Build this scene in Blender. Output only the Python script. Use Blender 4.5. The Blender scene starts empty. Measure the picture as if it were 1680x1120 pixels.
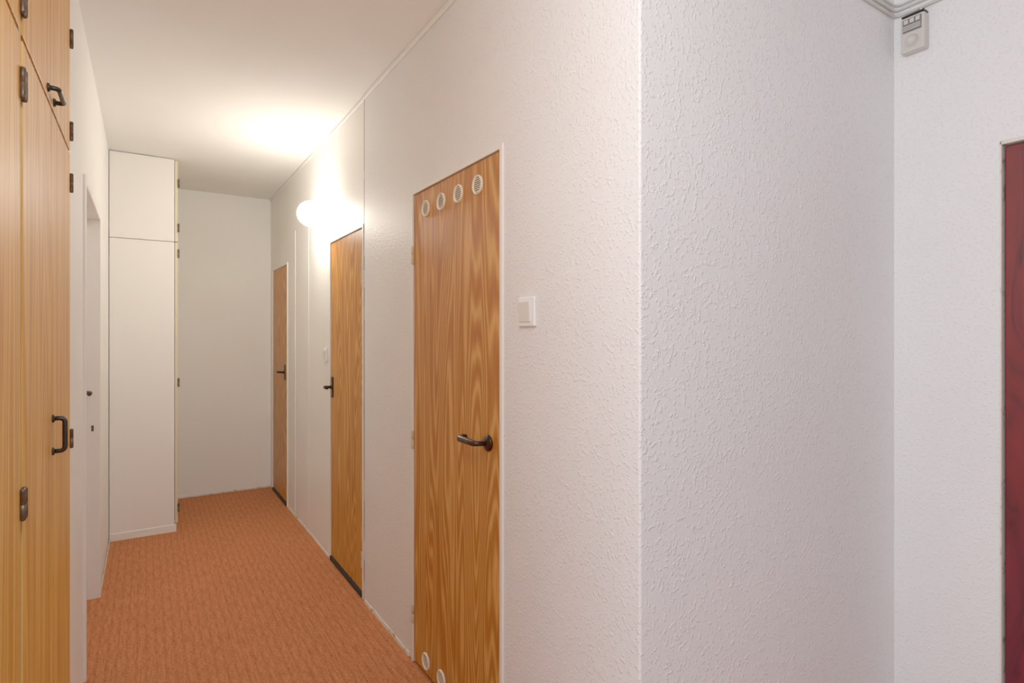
import bpy, bmesh, math, random
from mathutils import Vector, Matrix
scene=bpy.context.scene
coll=scene.collection
scene.view_settings.view_transform='Standard'
scene.view_settings.look='None'
scene.view_settings.gamma=1.45
W={}
def lin(c):
    def f(v):
        v=(v/255.0)**1.22
        return v/12.92 if v<=0.04045 else ((v+0.055)/1.055)**2.4
    return (f(c[0]),f(c[1]),f(c[2]),1)
# ---------------------------------------------------------------- materials
def newmat(name,base,rough=0.6,metal=0.0,spec=0.5):
    m=bpy.data.materials.new(name); m.use_nodes=True
    nt=m.node_tree; b=nt.nodes['Principled BSDF']
    b.inputs['Base Color'].default_value=lin(base)
    b.inputs['Roughness'].default_value=rough
    b.inputs['Metallic'].default_value=metal
    b.inputs['Specular IOR Level'].default_value=spec
    return m,nt,b
def coords(nt,scale,rand=False):
    tc=nt.nodes.new('ShaderNodeTexCoord'); mp=nt.nodes.new('ShaderNodeMapping')
    mp.inputs['Scale'].default_value=scale
    if rand:
        oi=nt.nodes.new('ShaderNodeObjectInfo'); ml=nt.nodes.new('ShaderNodeMath'); ml.operation='MULTIPLY'; ml.inputs[1].default_value=23.0
        nt.links.new(oi.outputs['Random'],ml.inputs[0])
        ad=nt.nodes.new('ShaderNodeVectorMath'); ad.operation='ADD'
        nt.links.new(tc.outputs['Object'],ad.inputs[0]); nt.links.new(ml.outputs[0],ad.inputs[1])
        nt.links.new(ad.outputs[0],mp.inputs['Vector'])
    else: nt.links.new(tc.outputs['Object'],mp.inputs['Vector'])
    return mp.outputs[0]
def noise(nt,vec,scale,detail=3,rough=0.5,dist=0.0):
    n=nt.nodes.new('ShaderNodeTexNoise'); n.inputs['Scale'].default_value=scale
    n.inputs['Detail'].default_value=detail; n.inputs['Roughness'].default_value=rough; n.inputs['Distortion'].default_value=dist
    nt.links.new(vec,n.inputs['Vector']); return n.outputs['Fac']
def ramp(nt,fac,stops):
    r=nt.nodes.new('ShaderNodeValToRGB'); e=r.color_ramp.elements
    e[0].position=stops[0][0]; e[0].color=stops[0][1]; e[1].position=stops[-1][0]; e[1].color=stops[-1][1]
    for p,c in stops[1:-1]:
        x=e.new(p); x.color=c
    nt.links.new(fac,r.inputs[0]); return r.outputs[0]
def mix(nt,fac,a,b,mode='MIX'):
    m=nt.nodes.new('ShaderNodeMix'); m.data_type='RGBA'; m.blend_type=mode
    if isinstance(fac,float): m.inputs[0].default_value=fac
    else: nt.links.new(fac,m.inputs[0])
    for i,v in ((6,a),(7,b)):
        if isinstance(v,tuple): m.inputs[i].default_value=v
        else: nt.links.new(v,m.inputs[i])
    return m.outputs[2]
def bump(nt,b,h,strength,dist):
    n=nt.nodes.new('ShaderNodeBump'); n.inputs['Strength'].default_value=strength; n.inputs['Distance'].default_value=dist
    nt.links.new(h,n.inputs['Height']); nt.links.new(n.outputs[0],b.inputs['Normal'])
def G(v): return (v,v,v,1)
def plaster(name,base,bs=1.0,scale=95,spec=0.35,rough=0.5):
    m,nt,b=newmat(name,base,rough,0,spec)
    v=coords(nt,(1,1,1))
    n1=noise(nt,v,scale,1.0,0.5,0.0)
    r1=ramp(nt,n1,[(0.54,G(0)),(0.72,G(1))])
    n2=noise(nt,v,9,3)
    h=mix(nt,0.25,r1,n2)
    bump(nt,b,h,bs,0.0022)
    big=noise(nt,v,1.6,3)
    c=lin(base); d=(c[0]*0.96,c[1]*0.96,c[2]*0.955,1)
    nt.links.new(ramp(nt,big,[(0.35,d),(0.65,c)]),b.inputs['Base Color'])
    return m
M={}
M['wall']=plaster('wall_plaster',(240,241,242),0.75,115)
M['wallsmooth']=plaster('smooth_plaster',(245,243,239),0.25,70)
M['ceil']=plaster('ceiling_paint',(245,243,240),0.10,40,0.1,0.85)
M['white'],nt,b=newmat('white_gloss_paint',(243,240,235),0.4)
v=coords(nt,(1,1,.3)); bump(nt,b,noise(nt,v,14,3),0.15,0.003)
M['dirtywhite'],nt,b=newmat('worn_white_paint',(225,222,212),0.5)
v=coords(nt,(1,1,1),True); n=noise(nt,v,22,5,0.65)
nt.links.new(ramp(nt,n,[(0.30,lin((150,134,110))),(0.44,lin((228,223,213)))]),b.inputs['Base Color'])
M['cream'],_,_=newmat('cream_edge',(222,212,184),0.5)
M['paleedge'],nt,b=newmat('pale_olive_edge',(196,182,140),0.5)
v=coords(nt,(1,1,.1)); n=noise(nt,v,30,3)
nt.links.new(ramp(nt,n,[(0.35,lin((180,166,122))),(0.6,lin((206,192,150)))]),b.inputs['Base Color'])
M['dark'],_,_=newmat('dark_gap',(38,30,24),0.9)
M['bronze'],nt,b=newmat('dark_bronze_metal',(62,44,36),0.28,0.75)
v=coords(nt,(1,1,1)); n=noise(nt,v,40,3)
nt.links.new(ramp(nt,n,[(0.35,lin((48,32,26))),(0.7,lin((96,66,52)))]),b.inputs['Base Color'])
M['hinge'],nt,b=newmat('brown_hinge_metal',(100,82,68),0.35,0.6)
v=coords(nt,(1,1,1)); n=noise(nt,v,60,3)
nt.links.new(ramp(nt,n,[(0.35,lin((86,66,52))),(0.7,lin((130,110,92)))]),b.inputs['Base Color'])
M['blackmetal'],_,_=newmat('black_metal',(30,25,25),0.3,0.3)
M['plastic'],_,_=newmat('white_plastic',(245,245,245),0.3)
M['rocker'],_,_=newmat('rocker_plastic',(228,227,224),0.3)
M['sensorwhite'],_,_=newmat('aged_plastic',(210,207,200),0.4)
M['creamplastic'],_,_=newmat('cream_plastic',(238,230,210),0.4)
M['ventback'],_,_=newmat('vent_shadow_mesh',(126,108,82),0.7)
M['lens'],_,_=newmat('grey_lens',(116,118,120),0.35)
M['whitehinge'],_,_=newmat('painted_hinge',(214,200,172),0.45)
def wood(name,light,mid,darkc,fine=1.0,ring=1.0,rough=0.45,zs=.13,xs=3.6):
    m,nt,b=newmat(name,mid,rough,0,0.2)
    v=coords(nt,(1,1,1),True)
    mp=nt.nodes.new('ShaderNodeMapping'); mp.inputs['Scale'].default_value=(xs,xs,zs); nt.links.new(v,mp.inputs[0])
    n=noise(nt,mp.outputs[0],1.9,1.0,0.3,0.1)
    mu=nt.nodes.new('ShaderNodeMath'); mu.operation='MULTIPLY'; mu.inputs[1].default_value=190*ring; nt.links.new(n,mu.inputs[0])
    mpj=nt.nodes.new('ShaderNodeMapping'); mpj.inputs['Scale'].default_value=(36,36,2.6); nt.links.new(v,mpj.inputs[0])
    nj=noise(nt,mpj.outputs[0],2.0,2)
    mj=nt.nodes.new('ShaderNodeMath'); mj.operation='MULTIPLY_ADD'; mj.inputs[1].default_value=3.2; nt.links.new(nj,mj.inputs[0]); nt.links.new(mu.outputs[0],mj.inputs[2])
    s=nt.nodes.new('ShaderNodeMath'); s.operation='SINE'; nt.links.new(mj.outputs[0],s.inputs[0])
    ma=nt.nodes.new('ShaderNodeMath'); ma.operation='MULTIPLY_ADD'; ma.inputs[1].default_value=0.5; ma.inputs[2].default_value=0.5; nt.links.new(s.outputs[0],ma.inputs[0])
    base=ramp(nt,ma.outputs[0],[(0.0,lin(light)),(0.4,lin(mid)),(1.0,lin(darkc))])
    mp2=nt.nodes.new('ShaderNodeMapping'); mp2.inputs['Scale'].default_value=(150,150,2.2); nt.links.new(v,mp2.inputs[0])
    f=noise(nt,mp2.outputs[0],1.6,3,0.6)
    fr=ramp(nt,f,[(0.35,(.80,.76,.68,1)),(0.55,G(1.0))])
    c=mix(nt,fine,base,fr,'MULTIPLY')
    mp3=nt.nodes.new('ShaderNodeMapping'); mp3.inputs['Scale'].default_value=(16,16,.25); nt.links.new(v,mp3.inputs[0])
    g=noise(nt,mp3.outputs[0],1.0,2)
    c=mix(nt,0.8,c,ramp(nt,g,[(0.3,(0.94,0.87,0.74,1)),(0.65,G(1.0))]),'MULTIPLY')
    nt.links.new(c,b.inputs['Base Color'])
    bump(nt,b,f,0.08,0.0005)
    return m
M['oak']=wood('golden_oak_laminate',(226,174,98),(205,145,64),(188,120,42),0.9,.7,.45,.36,4.2)
M['pine']=wood('pale_pine_laminate',(234,187,104),(227,175,86),(214,152,62),0.5,0.35,0.4,.18,4.5)
# red mahogany
m,nt,b=newmat('red_stained_wood',(125,35,35),0.35,0,0.35); M['red']=m
v=coords(nt,(9,9,1.6)); n=noise(nt,v,1.6,4,0.6,1.2)
c1=ramp(nt,n,[(0.34,lin((78,18,28))),(0.48,lin((120,32,36))),(0.7,lin((138,40,38)))])
v2=coords(nt,(1,1,1.1)); n2=noise(nt,v2,1.3,1)
nt.links.new(mix(nt,ramp(nt,n2,[(0.42,G(0)),(0.6,G(0.5))]),c1,lin((100,38,64))),b.inputs['Base Color'])  # purplish patches: sky reflection painted into the wood colour
# carpet
m,nt,b=newmat('terracotta_carpet',(190,110,70),0.75,0,0.2); M['carpet']=m
v=coords(nt,(1,1,1))
def mapped(scale):
    mp=nt.nodes.new('ShaderNodeMapping'); mp.inputs['Scale'].default_value=scale; nt.links.new(v,mp.inputs[0]); return mp.outputs[0]
wv=nt.nodes.new('ShaderNodeTexWave'); wv.wave_type='BANDS'; wv.bands_direction='X'; wv.inputs['Scale'].default_value=9; wv.inputs['Distortion'].default_value=.5
wv.inputs['Detail'].default_value=2; wv.inputs['Detail Scale'].default_value=3; nt.links.new(v,wv.inputs['Vector'])
dash=noise(nt,mapped((140,12,1)),1.0,2,0.6)
dash2=noise(nt,mapped((70,200,1)),1.0,2,0.6)
fine=noise(nt,v,420,2)
base=ramp(nt,dash,[(0.36,lin((172,96,52))),(0.5,lin((198,121,73))),(0.66,lin((214,140,92)))])
c=mix(nt,0.5,base,ramp(nt,dash2,[(0.34,lin((132,64,32))),(0.48,lin((198,121,73))),(0.68,lin((226,154,106)))]))
c=mix(nt,0.6,c,ramp(nt,wv.outputs['Fac'],[(0.0,G(0.72)),(0.4,G(1.0))]),'MULTIPLY')
c=mix(nt,0.3,c,ramp(nt,fine,[(0.3,G(0.78)),(0.6,G(1.0))]),'MULTIPLY')
blot=noise(nt,v,2.2,3); c=mix(nt,0.5,c,ramp(nt,blot,[(0.35,G(0.88)),(0.65,G(1.0))]),'MULTIPLY')
nt.links.new(c,b.inputs['Base Color'])
bump(nt,b,mix(nt,0.5,dash,fine),0.2,0.0015)
# globe
m=bpy.data.materials.new('lit_opal_glass'); m.use_nodes=True; nt=m.node_tree; b=nt.nodes['Principled BSDF']
b.inputs['Base Color'].default_value=(1,.98,.94,1); b.inputs['Emission Color'].default_value=(1.0,0.89,0.74,1); b.inputs['Emission Strength'].default_value=78
M['globe']=m
# ---------------------------------------------------------------- mesh helpers
def finish(name,bm,mat,bevel=0,origin=None,smooth=False,seg=2):
    bmesh.ops.recalc_face_normals(bm,faces=bm.faces[:])
    vs=[v.co.copy() for v in bm.verts]
    if origin is None:
        lo=Vector((min(v[i] for v in vs) for i in range(3))); hi=Vector((max(v[i] for v in vs) for i in range(3)))
        origin=(lo+hi)/2; origin.z=lo.z
    o=Vector(origin)
    for v in bm.verts: v.co-=o
    me=bpy.data.meshes.new(name); bm.to_mesh(me); bm.free()
    mats=mat if isinstance(mat,list) else [mat]
    for mm in mats: me.materials.append(M[mm])
    if smooth:
        for p in me.polygons: p.use_smooth=True
    ob=bpy.data.objects.new(name,me); ob.location=o; coll.objects.link(ob); W[ob]=o
    if bevel:
        md=ob.modifiers.new('bevel','BEVEL'); md.width=bevel; md.segments=seg; md.limit_method='ANGLE'
    return ob
def addbox(bm,x0,x1,y0,y1,z0,z1,mi=0):
    vs=[bm.verts.new(p) for p in ((x0,y0,z0),(x1,y0,z0),(x1,y1,z0),(x0,y1,z0),(x0,y0,z1),(x1,y0,z1),(x1,y1,z1),(x0,y1,z1))]
    for f in ((0,3,2,1),(4,5,6,7),(0,1,5,4),(1,2,6,5),(2,3,7,6),(3,0,4,7)):
        fc=bm.faces.new([vs[i] for i in f]); fc.material_index=mi
def boxes(name,bl,mat,bevel=0,origin=None):
    bm=bmesh.new()
    for q in bl: addbox(bm,*q)
    return finish(name,bm,mat,bevel,origin)
def addtube(bm,pts,r,seg=12,sz=1.0,mi=0):
    pts=[Vector(p) for p in pts]; rings=[]
    up=Vector((0,0,1)); prev=None
    for i,p in enumerate(pts):
        t=((pts[min(i+1,len(pts)-1)]-pts[max(i-1,0)])).normalized()
        if prev is None:
            a=up if abs(t.z)<0.9 else Vector((1,0,0)); n=(a-t*a.dot(t)).normalized()
        else: n=(prev-t*prev.dot(t)).normalized()
        prev=n; bb=t.cross(n); rr=r[i] if isinstance(r,list) else r
        rings.append([bm.verts.new(p+n*math.cos(2*math.pi*k/seg)*rr*sz+bb*math.sin(2*math.pi*k/seg)*rr) for k in range(seg)])
    for a,b2 in zip(rings[:-1],rings[1:]):
        for k in range(seg):
            f=bm.faces.new((a[k],a[(k+1)%seg],b2[(k+1)%seg],b2[k])); f.smooth=True; f.material_index=mi
    for rg in (rings[0],rings[-1]):
        f=bm.faces.new(rg); f.material_index=mi
def arcpath(ctrl,n=6):
    out=[]
    for i,(p,r) in enumerate(ctrl):
        p=Vector(p)
        if i in (0,len(ctrl)-1) or r==0: out.append(p); continue
        a=(Vector(ctrl[i-1][0])-p).normalized()*r; c=(Vector(ctrl[i+1][0])-p).normalized()*r
        for k in range(n+1):
            t=k/n; out.append((p+a)*(1-t)**2+p*2*t*(1-t)+(p+c)*t*t)
    return out
def addlathe(bm,center,axis,prof,seg=32,mi=0):
    c=Vector(center); ax=Vector(axis).normalized()
    u=Vector((0,0,1)) if abs(ax.z)<0.9 else Vector((1,0,0)); w=ax.cross(u)
    rings=[]
    for r,h in prof:
        if r<1e-6: rings.append([bm.verts.new(c+ax*h)])
        else: rings.append([bm.verts.new(c+ax*h+u*math.cos(2*math.pi*k/seg)*r+w*math.sin(2*math.pi*k/seg)*r) for k in range(seg)])
    for a,b2 in zip(rings[:-1],rings[1:]):
        for k in range(seg):
            k2=(k+1)%seg
            if len(a)==1 and len(b2)==1: continue
            if len(a)==1: f=bm.faces.new((a[0],b2[k],b2[k2]))
            elif len(b2)==1: f=bm.faces.new((a[k],a[k2],b2[0]))
            else: f=bm.faces.new((a[k],a[k2],b2[k2],b2[k]))
            f.smooth=True; f.material_index=mi
def empty(name,loc):
    e=bpy.data.objects.new(name,None); e.empty_display_size=.1; e.location=loc; coll.objects.link(e); W[e]=Vector(loc); return e
def par(ch,p):
    ch.parent=p; ch.location=W[ch]-W[p]; return ch
def meta(o,label,cat,struct=False,group=None):
    o['label']=label; o['category']=cat
    if struct: o['kind']='structure'
    if group: o['group']=group
    return o
# ---------------------------------------------------------------- dimensions
H=2.60; XR=0.945; XL=-0.21; YF=5.54; YA=0.935; XB=2.148
# floor & ceiling
meta(boxes('floor',[(-1.7,2.3,-2.5,YF+.1,-0.1,0.0)],'carpet',origin=(0,0,0)),'orange terracotta ribbed carpet floor of the hallway','floor',True)
meta(boxes('ceiling',[(-1.7,2.3,-2.5,YF+.1,H,H+.1)],'ceil',origin=(0,0,0)),'matte white painted hallway ceiling','ceiling',True)
# right wall -----
doors=[(1.522,2.252,1.968),(2.902,3.545,1.945),(4.79,5.43,1.955)]
bm=bmesh.new()
r=.006
fp=[(XR,doors[0][0])]
for k in range(6):
    a=math.pi+ (math.pi/2)*k/5
    fp.append((XR+r+r*math.cos(a),YA+r+r*math.sin(a)))
fp+=[(XB+.12,YA),(XB+.12,YA+.12),(XR+.12,YA+.12),(XR+.12,doors[0][0])]
lo=[bm.verts.new((x,y,0)) for x,y in fp]; hi=[bm.verts.new((x,y,H)) for x,y in fp]
bm.faces.new(lo); bm.faces.new(hi)
n=len(fp)
for i in range(n):
    f=bm.faces.new((lo[i],lo[(i+1)%n],hi[(i+1)%n],hi[i]))
YS=2.880
addbox(bm,XR,XR+.12,doors[0][0],doors[0][1],doors[0][2],H)
addbox(bm,XR,XR+.12,doors[0][1],YS,0,H)
meta(finish('wall_right',bm,'wall',origin=(0,0,0)),'white textured plaster wall with an outer corner','wall',True)
XF=XR+.006
y0=YS+.011
bl=[(XF,XF+.12,y0,doors[1][0],0,H),(XF,XF+.12,doors[1][0],doors[1][1],doors[1][2],H),(XF,XF+.12,doors[1][1],doors[2][0],0,H),
    (XF,XF+.12,doors[2][0],doors[2][1],doors[2][2],H),(XF,XF+.12,doors[2][1],YF,0,H)]
meta(boxes('wall_right_far',bl,'wallsmooth',origin=(0,0,0)),'white plastered hallway wall around two wood doors','wall',True)
# irregular crack between the wall panels
bm=bmesh.new()
rnd=random.Random(4); z=0.0
while z<H-.001:
    dz=min(.03+.09*rnd.random(),H-z)
    addbox(bm,XR+.0012+(.004*rnd.random() if rnd.random()<.3 else 0),XR+.10,YS,y0,z,z+dz); z+=dz
meta(finish('trim_1',bm,'dark'),'dark uneven crack between two wall panels','trim',True)
# far wall
meta(boxes('wall_far',[(XL-.6,XR+.2,YF,YF+.1,0,H)],'wallsmooth',origin=(0,0,0)),'plain white end wall of the hallway','wall',True)
# left wall with opening
DY0,DY1,DZ=2.83,3.66,1.965
q=.02
meta(boxes('wall_left',[(XL-.14,XL,2.305,DY0-q,0,H),(XL-.14,XL,DY1+q,YF,0,H),(XL-.14,XL,DY0-q,DY1+q,DZ+q,H)],'wallsmooth',origin=(0,0,0)),'white plastered hallway wall with a recessed doorway','wall',True)
# wall behind wardrobes and near room
meta(boxes('wall_wardrobe',[(-.92,-.82,.59,2.31,0,H)],'wallsmooth',origin=(0,0,0)),'white wall behind the built-in wardrobes','wall',True)
meta(boxes('wall_side',[(-1.7,-.92,.59,.69,0,H)],'wall',origin=(0,0,0)),'white plaster return wall beside the wardrobes','wall',True)
WY0,WY1,WZ0,WZ1=-1.15,.45,.85,2.25
WM=(WY0+WY1)/2
meta(boxes('wall_window',[(-1.7,-1.6,-2.4,WY0,0,H),(-1.7,-1.6,WY1,.59,0,H),(-1.7,-1.6,WY0,WY1,0,WZ0),(-1.7,-1.6,WY0,WY1,WZ1,H)],'wall',origin=(0,0,0)),'white plaster wall with a window opening','wall',True)
meta(boxes('window_1',[(-1.68,-1.62,WY0,WY0+.06,WZ0,WZ1),(-1.68,-1.62,WY1-.06,WY1,WZ0,WZ1),(-1.68,-1.62,WY0,WY1,WZ0,WZ0+.06),(-1.68,-1.62,WY0,WY1,WZ1-.06,WZ1),(-1.68,-1.62,WM-.03,WM+.03,WZ0,WZ1)],'white'),'white painted two-pane window frame','window',True)
meta(boxes('wall_back',[(-1.7,2.3,-2.5,-2.4,0,H)],'wall',origin=(0,0,0)),'plain white plaster back wall','wall',True)
RY1,RY0,RZ=.648,-.20,1.94
meta(boxes('wall_entry',[(XB,XB+.12,RY1,YA,0,H),(XB,XB+.12,RY0,RY1,RZ,H),(XB,XB+.12,-2.4,RY0,0,H)],'wall',origin=(0,0,0)),'white plaster wall with a red wooden door','wall',True)
# cove strip at ceiling
meta(boxes('trim_2',[(XR-.010,XR,YA+.9,YS-.002,H-.024,H-.001)],'wallsmooth',.004),'thin white strip along the ceiling edge','trim',True)
meta(boxes('trim_3',[(XF-.010,XF,y0+.004,YF,H-.020,H-.001)],'wallsmooth',.004),'thin white strip along the ceiling edge','trim',True)
meta(boxes('trim_4',[(XF-.0045,XF,4.515,4.54,.02,2.16)],'wallsmooth',.002),'thin overpainted vertical channel on the wall','trim',True)
meta(boxes('trim_5',[(XF-.002,XF,4.10,4.14,.02,2.16)],'wallsmooth',.001),'thin overpainted vertical channel on the wall','trim',True)
# ragged low skirting
def skirt(name,x,ya,yb,mat='dirtywhite',h=.014,t=.006):
    bm=bmesh.new(); n=int((yb-ya)/.05)+1
    rnd=random.Random(int(ya*100)); prev=None
    for i in range(n+1):
        y=ya+(yb-ya)*i/n; hh=h*(.8+.4*rnd.random()); tt=t*(.8+.4*rnd.random())
        q=[bm.verts.new(p) for p in ((x,y,0),(x-tt,y,0),(x-tt*.6,y,hh),(x,y,hh*1.1))]
        if prev:
            for k in range(4): bm.faces.new((prev[k],prev[(k+1)%4],q[(k+1)%4],q[k]))
        else: bm.faces.new(q)
        prev=q
    bm.faces.new(prev)
    return meta(finish(name,bm,mat),'ragged painted plaster edge where wall meets carpet','baseboard',True)
skirt('baseboard_right',XR,doors[0][1]+.03,YS-.01)
skirt('baseboard_right_middle',XF,doors[1][1]+.03,doors[2][0]-.03)
skirt('baseboard_left',XL+.008,DY1+.045,4.60)
meta(boxes('baseboard_far',[(XL+.4,XR,YF-.008,YF,0,.014)],'dirtywhite',.002),'thin painted edge at the foot of the end wall','baseboard',True)
# ---------------------------------------------------------------- flush doors
def lever(name,x,y,z,dirn,plate='round',L=.115,ret=True):
    bm=bmesh.new()
    if plate=='round':
        addlathe(bm,(x,y,z),(-1,0,0),[(0,.0),(.027,.0),(.027,.006),(.023,.010),(.014,.012),(.012,.014),(0,.014)])
    else:
        addbox(bm,x-.008,x,y-.017,y+.017,z-.062,z+.062)
        addlathe(bm,(x-.008,y,z),(-1,0,0),[(0,0),(.014,0),(.013,.006),(0,.006)])
    pts=[((x,y,z),0),((x-.05,y,z+.002),.018),((x-.052,y+dirn*L,z+.004),.018)]
    if ret: pts.append(((x-.022,y+dirn*(L+.004),z+.003),0))
    p=arcpath(pts)
    rs=[.0085+.0035*min(1,max(0,(i-3)/6)) for i in range(len(p))]
    addtube(bm,p,rs,14,1.0)
    o=finish(name,bm,'bronze',origin=(x,y,z)); o['label']='dark bronze lever handle'; return o
def vent(x,y,z):
    bm=bmesh.new(); R=.033
    addlathe(bm,(x,y,z),(-1,0,0),[(R,0),(R,.004),(R-.002,.0065),(R-.005,.006),(R-.007,.0015),(R-.007,0)],36,0)
    addlathe(bm,(x,y,z),(-1,0,0),[(0,.0008),(R-.006,.0008)],36,1)
    for k in range(-3,4):
        hy=math.sqrt((R-.007)**2-(k*.007)**2)
        addbox(bm,x-.0025,x-.0006,y-hy,y+hy,z+k*.007-.0014,z+k*.007+.0014,0)
    return finish('vent',bm,['creamplastic','ventback'],origin=(x,y,z))
def doorset(name,xw,y0,y1,zt,zb,label):
    f=.016; g=.004; pr=.007
    leaf=boxes(name,[(xw-.002,xw+.04,y0+f+g,y1-f-g,zb,zt-f-g)],'oak',.002,origin=(xw,(y0+y1)/2,0))
    meta(leaf,label,'door',True)
    fr=boxes('door_frame',[(xw-pr,xw+.06,y0,y0+f,0,zt),(xw-pr,xw+.06,y1-f,y1,0,zt),(xw-pr,xw+.06,y0+f,y1-f,zt-f,zt)],'white',.002)
    fr['label']='thin white painted steel frame'
    par(fr,leaf)
    bk=boxes('door_stop_or_gap_shade',[(xw+.045,xw+.06,y0+f,y1-f,0,zt-f)],'dark'); par(bk,leaf)  # dark sheet behind the leaf, painting the shade in its gaps
    return leaf
d1=doorset('door_1',XR,*doors[0],.012,'golden oak laminate door with round ventilation holes')
for yy in (1.684,1.825,1.966,2.107):
    par(vent(XR-.002,yy,1.872),d1); par(vent(XR-.002,yy,.062),d1)
par(lever('handle',XR-.002,1.612,1.012,1),d1)
def hinge(x,y,z,mat='hinge',h=.06,r=.006,leafdir=0):
    bm=bmesh.new()
    addlathe(bm,(x,y,z-h/2),(0,0,1),[(0,-.004),(r*.7,-.003),(r,0),(r,h*.48),(r*.8,h*.49),(r*.8,h*.51),(r,h*.52),(r,h),(r*.7,h+.003),(0,h+.004)],14)
    if leafdir: addbox(bm,x-.0015-.005,x+.001-.005,min(y,y+leafdir),max(y,y+leafdir),z-h*.42,z+h*.42)
    return finish('hinge',bm,mat,origin=(x,y,z))
for z in (1.70,.93,.2): par(hinge(XR-.006,2.236,z,'whitehinge',.07,.006),d1)
d2=doorset('door_2',XF,*doors[1],.03,'golden oak laminate door beside a wall lamp')
par(lever('handle',XF-.002,3.488,1.055,-1,'long',.07,False),d2)
for z in (1.70,.2): par(hinge(XF-.006,2.92,z,'whitehinge',.08,.006),d2)
par(boxes('threshold',[(XF-.010,XF+.04,doors[1][0]+.016,doors[1][1]-.016,0,.026)],'dark',.002),d2)
d3=doorset('door_3',XF,*doors[2],.03,'golden oak laminate door at the hallway end')
par(lever('handle',XF-.002,4.90,1.07,1,'long',.075,False),d3)
par(boxes('threshold',[(XF-.010,XF+.04,doors[2][0]+.016,doors[2][1]-.016,0,.026)],'dark',.002),d3)
# left recessed white door
xd=XL-.075
d4=boxes('door_4',[(xd-.04,xd,DY0+.005,DY1-.005,.01,DZ-.005)],'white',.003,origin=(xd,(DY0+DY1)/2,0))
meta(d4,'white painted door recessed in a white frame','door',True)
fr=boxes('door_frame',[(XL-.15,XL+.010,DY0-.035,DY0,0,DZ+.035),(XL-.15,XL+.010,DY1,DY1+.035,0,DZ+.035),(XL-.15,XL+.010,DY0,DY1,DZ,DZ+.035)],'white',.003)
par(fr,d4)
st=boxes('door_stop_or_gap_shade',[(xd+.001,xd+.012,DY1-.012,DY1-.001,0,DZ)],'dirtywhite',.001); par(st,d4)
bm=bmesh.new()
hy=DY1-.12; hz=1.08
addlathe(bm,(xd,hy,hz),(1,0,0),[(0,0),(.022,0),(.022,.006),(.013,.01),(0,.01)])
addtube(bm,arcpath([((xd,hy,hz),0),((xd+.05,hy,hz),.015),((xd+.052,hy-.10,hz),0)]),.0095,12)
par(finish('handle',bm,'bronze',origin=(xd,hy,hz)),d4)
bm=bmesh.new(); addbox(bm,xd+.045,xd+.056,DY1-.0025,DY1,.87,.90); addbox(bm,xd+.048,xd+.053,DY1-.004,DY1-.0025,.88,.89)
par(finish('strike_plate',bm,'hinge',.0005),d4)
# red door
xr=XB+.012
bm=bmesh.new()
addbox(bm,xr,xr+.04,RY0+.01,RY1-.008,.01,RZ-.012)
d5=finish('door_5',bm,'red',.003,origin=(xr,(RY0+RY1)/2,0))
meta(d5,'glossy red-stained wooden door with moulded panels','door',True)
for z0,z1 in ((.18,.62),(.72,1.12),(1.22,1.76)):
    bm=bmesh.new()
    ya,yb=RY0+.12,RY1-.11
    prof=[(0,0),(.012,.012),(.03,.004),(.05,.012),(.07,.012)]
    rings=[]
    for ins,ht in prof:
        rings.append([bm.verts.new((xr-ht,y,z)) for y,z in ((ya+ins,z0+ins),(yb-ins,z0+ins),(yb-ins,z1-ins),(ya+ins,z1-ins))])
    for a,b2 in zip(rings[:-1],rings[1:]):
        for k in range(4): bm.faces.new((a[k],a[(k+1)%4],b2[(k+1)%4],b2[k]))
    bm.faces.new(rings[-1])
    par(finish('panel',bm,'red'),d5)
par(boxes('door_frame',[(XB-.003,XB+.06,RY1-.004,RY1,0,RZ),(XB-.003,XB+.06,RY0,RY0+.006,0,RZ),(XB-.003,XB+.06,RY0,RY1,RZ-.008,RZ+.004)],'dirtywhite',.001),d5)
par(boxes('door_stop_or_gap_shade',[(xr+.045,XB+.10,RY0,RY1,0,RZ)],'dark'),d5)  # dark backing colour stands for shade in the slit round the leaf
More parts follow.
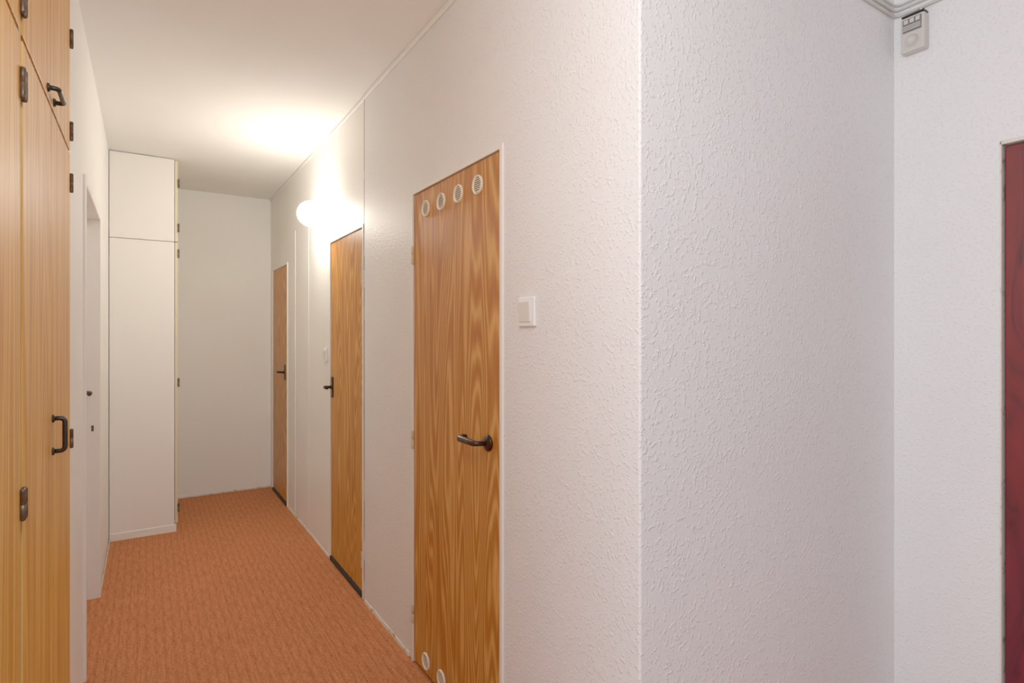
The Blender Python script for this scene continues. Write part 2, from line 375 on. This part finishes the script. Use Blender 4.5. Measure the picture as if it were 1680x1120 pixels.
# ---------------------------------------------------------------- wardrobes
XW=-.205
def bow(name,x,y,z,L,vert,out=.03):
    bm=bmesh.new(); h=L/2
    if vert: P=[((x,y,z-h),0),((x+out,y,z-h),.012),((x+out,y,z+h),.012),((x,y,z+h),0)]
    else: P=[((x,y-h,z),0),((x+out,y-h,z),.012),((x+out,y+h,z),.012),((x,y+h,z),0)]
    addtube(bm,arcpath(P),.006,12,1.0)
    for s in (-h,h):
        c=(x,y,z+s) if vert else (x,y+s,z)
        addlathe(bm,c,(1,0,0),[(0,0),(.011,0),(.010,.004),(.006,.006)],16)
    o=finish(name,bm,'blackmetal',origin=(x,y,z)); o['label']='black metal bow handle'; return o
def wardrobe(y0,y1,split,label):
    e=empty('wardrobe',(-.5,(y0+y1)/2,0)); meta(e,label,'wardrobe',group='built-in wardrobes along the hallway')
    t=.018
    par(boxes('body',[(-.81,XW-.003,y0,y0+t,0,H-.005),(-.81,XW-.020,y1-t,y1,0,H-.005),(-.81,-.80,y0+t,y1-t,0,H-.005),
        (-.80,XW-.024,y0+t,y1-t,0.06,.08),(-.80,XW-.020,y0+t,y1-t,1.94,1.958),(-.80,XW-.020,y0+t,y1-t,H-.03,H-.005),(XW-.05,XW-.03,y0+t,y1-t,0,.06),
        (XW-.026,XW-.020,split-.02,split+.02,.06,1.94)],'paleedge'),e)
    a,b2=y0+.020,y1-.002
    lo1=boxes('door',[(XW-.019,XW,a,split-.0025,.065,1.943)],'pine',.002); par(lo1,e)
    lo2=boxes('door',[(XW-.019,XW,split+.0025,b2,.065,1.943)],'pine',.002); par(lo2,e)
    up=boxes('door',[(XW-.019,XW,a,b2,1.953,H-.012)],'pine',.002); par(up,e)
    par(bow('handle',XW,split+.02,1.105,.085,True,.026),lo2)
    par(bow('handle',XW,split-.01,1.975,.11,False,.022),up)
    for z in (1.85,1.035,.22):
        par(hinge(XW+.004,y0+.010,z,'hinge',.055,.0055,.014),lo1)
        par(hinge(XW+.004,y1-.002,z,'hinge',.055,.0055),lo2)
    for z in (2.015,2.31):
        par(hinge(XW+.004,y0+.010,z,'hinge',.055,.0055,.014),up); par(hinge(XW+.004,y1-.002,z,'hinge',.055,.0055),up)
    return e
wardrobe(1.447,2.295,1.868,'pale pine laminate wardrobe with black bow handles next to the wall')
wardrobe(.605,1.440,1.02,'pale pine laminate wardrobe adjoining a matching unit')
# ---------------------------------------------------------------- white closet at the end
CX=.165; CY=4.62
e=empty('closet',((XL+CX)/2,CY+.45,0)); meta(e,'tall white painted closet standing against the end wall','closet')
par(boxes('body',[(XL+.004,CX,CY,YF-.004,.05,2.018),(XL+.004,CX,CY,YF-.004,2.022,H-.006)],'white',.002),e)
b_=boxes('base',[(XL+.004,CX+.012,CY-.006,YF-.01,0,.052)],'white',.003); par(b_,e); b_['label']='white plinth board'
for z0,z1 in ((.06,2.017),(2.023,H-.012)):
    dl=boxes('door',[(CX+.003,CX+.021,CY+.002,YF-.02,z0,z1)],'cream',.002); par(dl,e)
    for hz in ((2.43,2.12) if z0>1 else (1.94,1.04,.165)):
        par(hinge(CX+.025,CY-.001,hz,'hinge',.055,.0065),dl)
# ---------------------------------------------------------------- wall lamp
lx,ly,lz=.86,3.67,2.125
e=empty('wall_lamp',(XF,ly,lz)); meta(e,'lit round opal glass globe lamp mounted on the wall','lamp')
bm=bmesh.new(); R=.078; prof=[]
for k in range(0,23):
    a=math.pi*k/24; prof.append((R*math.sin(a),R*math.cos(a)))
addlathe(bm,(lx,ly,lz),(-1,0,0),prof,40)
par(finish('lamp_shade',bm,'globe',origin=(lx,ly,lz),smooth=True),e)
bm=bmesh.new(); addlathe(bm,(XF,ly,lz),(-1,0,0),[(0,0),(.05,0),(.05,.012),(.03,.02),(.026,.035),(0,.035)])
par(finish('base',bm,'plastic'),e)
# ---------------------------------------------------------------- switches
def switch(x,y,z,w,h,label):
    e=empty('light_switch',(x,y,z)); meta(e,label,'light switch')
    par(boxes('plate',[(x-.009,x,y-w/2,y+w/2,z-h/2,z+h/2)],'plastic',.004),e)
    bm=bmesh.new()
    a,b2=y-w*.30,y+w*.40
    z0,z1=z-h*.34,z+h*.34
    addbox(bm,x-.013,x-.008,a,b2,z0,z1)
    for v in bm.verts:
        if v.co.z>z and v.co.x<x-.012: v.co.x-=.003
    par(finish('rocker',bm,'rocker',.0015),e)
switch(XR,1.385,1.433,.083,.087,'white plastic light switch beside the oak door with vents')
switch(XF,3.64,1.245,.06,.085,'white plastic light switch beside the far oak door')
# ---------------------------------------------------------------- motion sensor
sx=XB; sy=.866; sz=2.355
e=empty('motion_sensor',(sx,sy,sz)); meta(e,'aged white plastic motion sensor below cables at the corner','motion sensor')
par(boxes('housing',[(sx-.036,sx,sy-.035,sy+.035,sz-.058,sz+.058)],'sensorwhite',.006),e)
bm=bmesh.new()
addbox(bm,sx-.0375,sx-.034,sy-.027,sy+.027,sz+.006,sz+.050,0)
for k in range(3): addbox(bm,sx-.040,sx-.037,sy-.025,sy+.025,sz+.012+k*.006,sz+.015+k*.006,1)
for k in range(3): addbox(bm,sx-.0395,sx-.037,sy-.023+k*.017,sy-.011+k*.017,sz+.034,sz+.047,1)
par(finish('lens',bm,['lens','sensorwhite']),e)
bm=bmesh.new(); addlathe(bm,(sx-.0355,sy,sz-.024),(-1,0,0),[(.021,0),(.021,.003),(.0195,.0045),(.018,.003),(.018,0.0006),(0,.0012)],32)
par(finish('button',bm,'sensorwhite'),e)
par(boxes('bracket_shade',[(sx-.033,sx-.002,sy-.033,sy+.033,sz+.060,sz+.066)],'blackmetal',.001),e)  # black strip painting the shaded gap above the housing
# cables
def cable(pts,r,label):
    bm=bmesh.new(); addtube(bm,arcpath(pts),r,8)
    return meta(finish('cable',bm,'sensorwhite'),label,'cable',group='cables along the wall top')
yc=YA-.006; xc=XB-.006
cable([((1.2,yc,2.446),0),((XB-.008,yc,2.443),.02),((xc,.86,2.44),.03),((xc,.60,2.447),.0),((xc,.1,2.45),0)],.005,'white cable running along the wall just below others')
cable([((1.2,yc,2.462),0),((XB-.008,yc,2.461),.02),((xc,.7,2.463),.02),((xc,.1,2.465),0)],.004,'white cable bending round the inner corner')
cable([((1.5,yc,2.50),0),((2.02,yc,2.482),.05),((XB-.010,yc-.004,2.474),.03),((xc,.80,2.482),.03),((xc,.4,2.51),0)],.004,'sagging white cable above the motion sensor')
cable([((xc-.01,sy-.01,2.436),0),((xc-.012,sy-.02,2.43),.004),((sx-.012,sy-.01,sz+.068),0)],.003,'short cable dropping into the motion sensor')
# ---------------------------------------------------------------- lights
def area(name,loc,rot,sx_,sy_,p,col):
    l=bpy.data.lights.new(name,'AREA'); l.shape='RECTANGLE'; l.size=sx_; l.size_y=sy_; l.energy=p; l.color=col
    o=bpy.data.objects.new(name,l); o.location=loc; o.rotation_euler=rot; coll.objects.link(o); return o
area('window_daylight',(-1.58,WM,1.55),(0,math.radians(-90),0),1.3,1.5,28,(.83,.89,1.0))
pl=bpy.data.lights.new('added_fill_light','POINT'); pl.energy=20; pl.color=(1,.965,.92); pl.shadow_soft_size=.15  # unseen fill light added above the camera to brighten the hall
po=bpy.data.objects.new('added_fill_light',pl); po.location=(.12,.42,2.1); coll.objects.link(po)
w=bpy.data.worlds.new('world'); scene.world=w; w.use_nodes=True
w.node_tree.nodes['Background'].inputs[0].default_value=(.75,.85,1,1); w.node_tree.nodes['Background'].inputs[1].default_value=1.0
# ---------------------------------------------------------------- camera
cd=bpy.data.cameras.new('camera'); cd.sensor_width=36; cd.lens=936/1680*36; cd.shift_y=-8/1680; cd.clip_start=.02
co=bpy.data.objects.new('camera',cd); co.location=(0,0,1.36); co.rotation_euler=(math.radians(90),0,-math.atan2(600,936)); coll.objects.link(co)
scene.camera=co
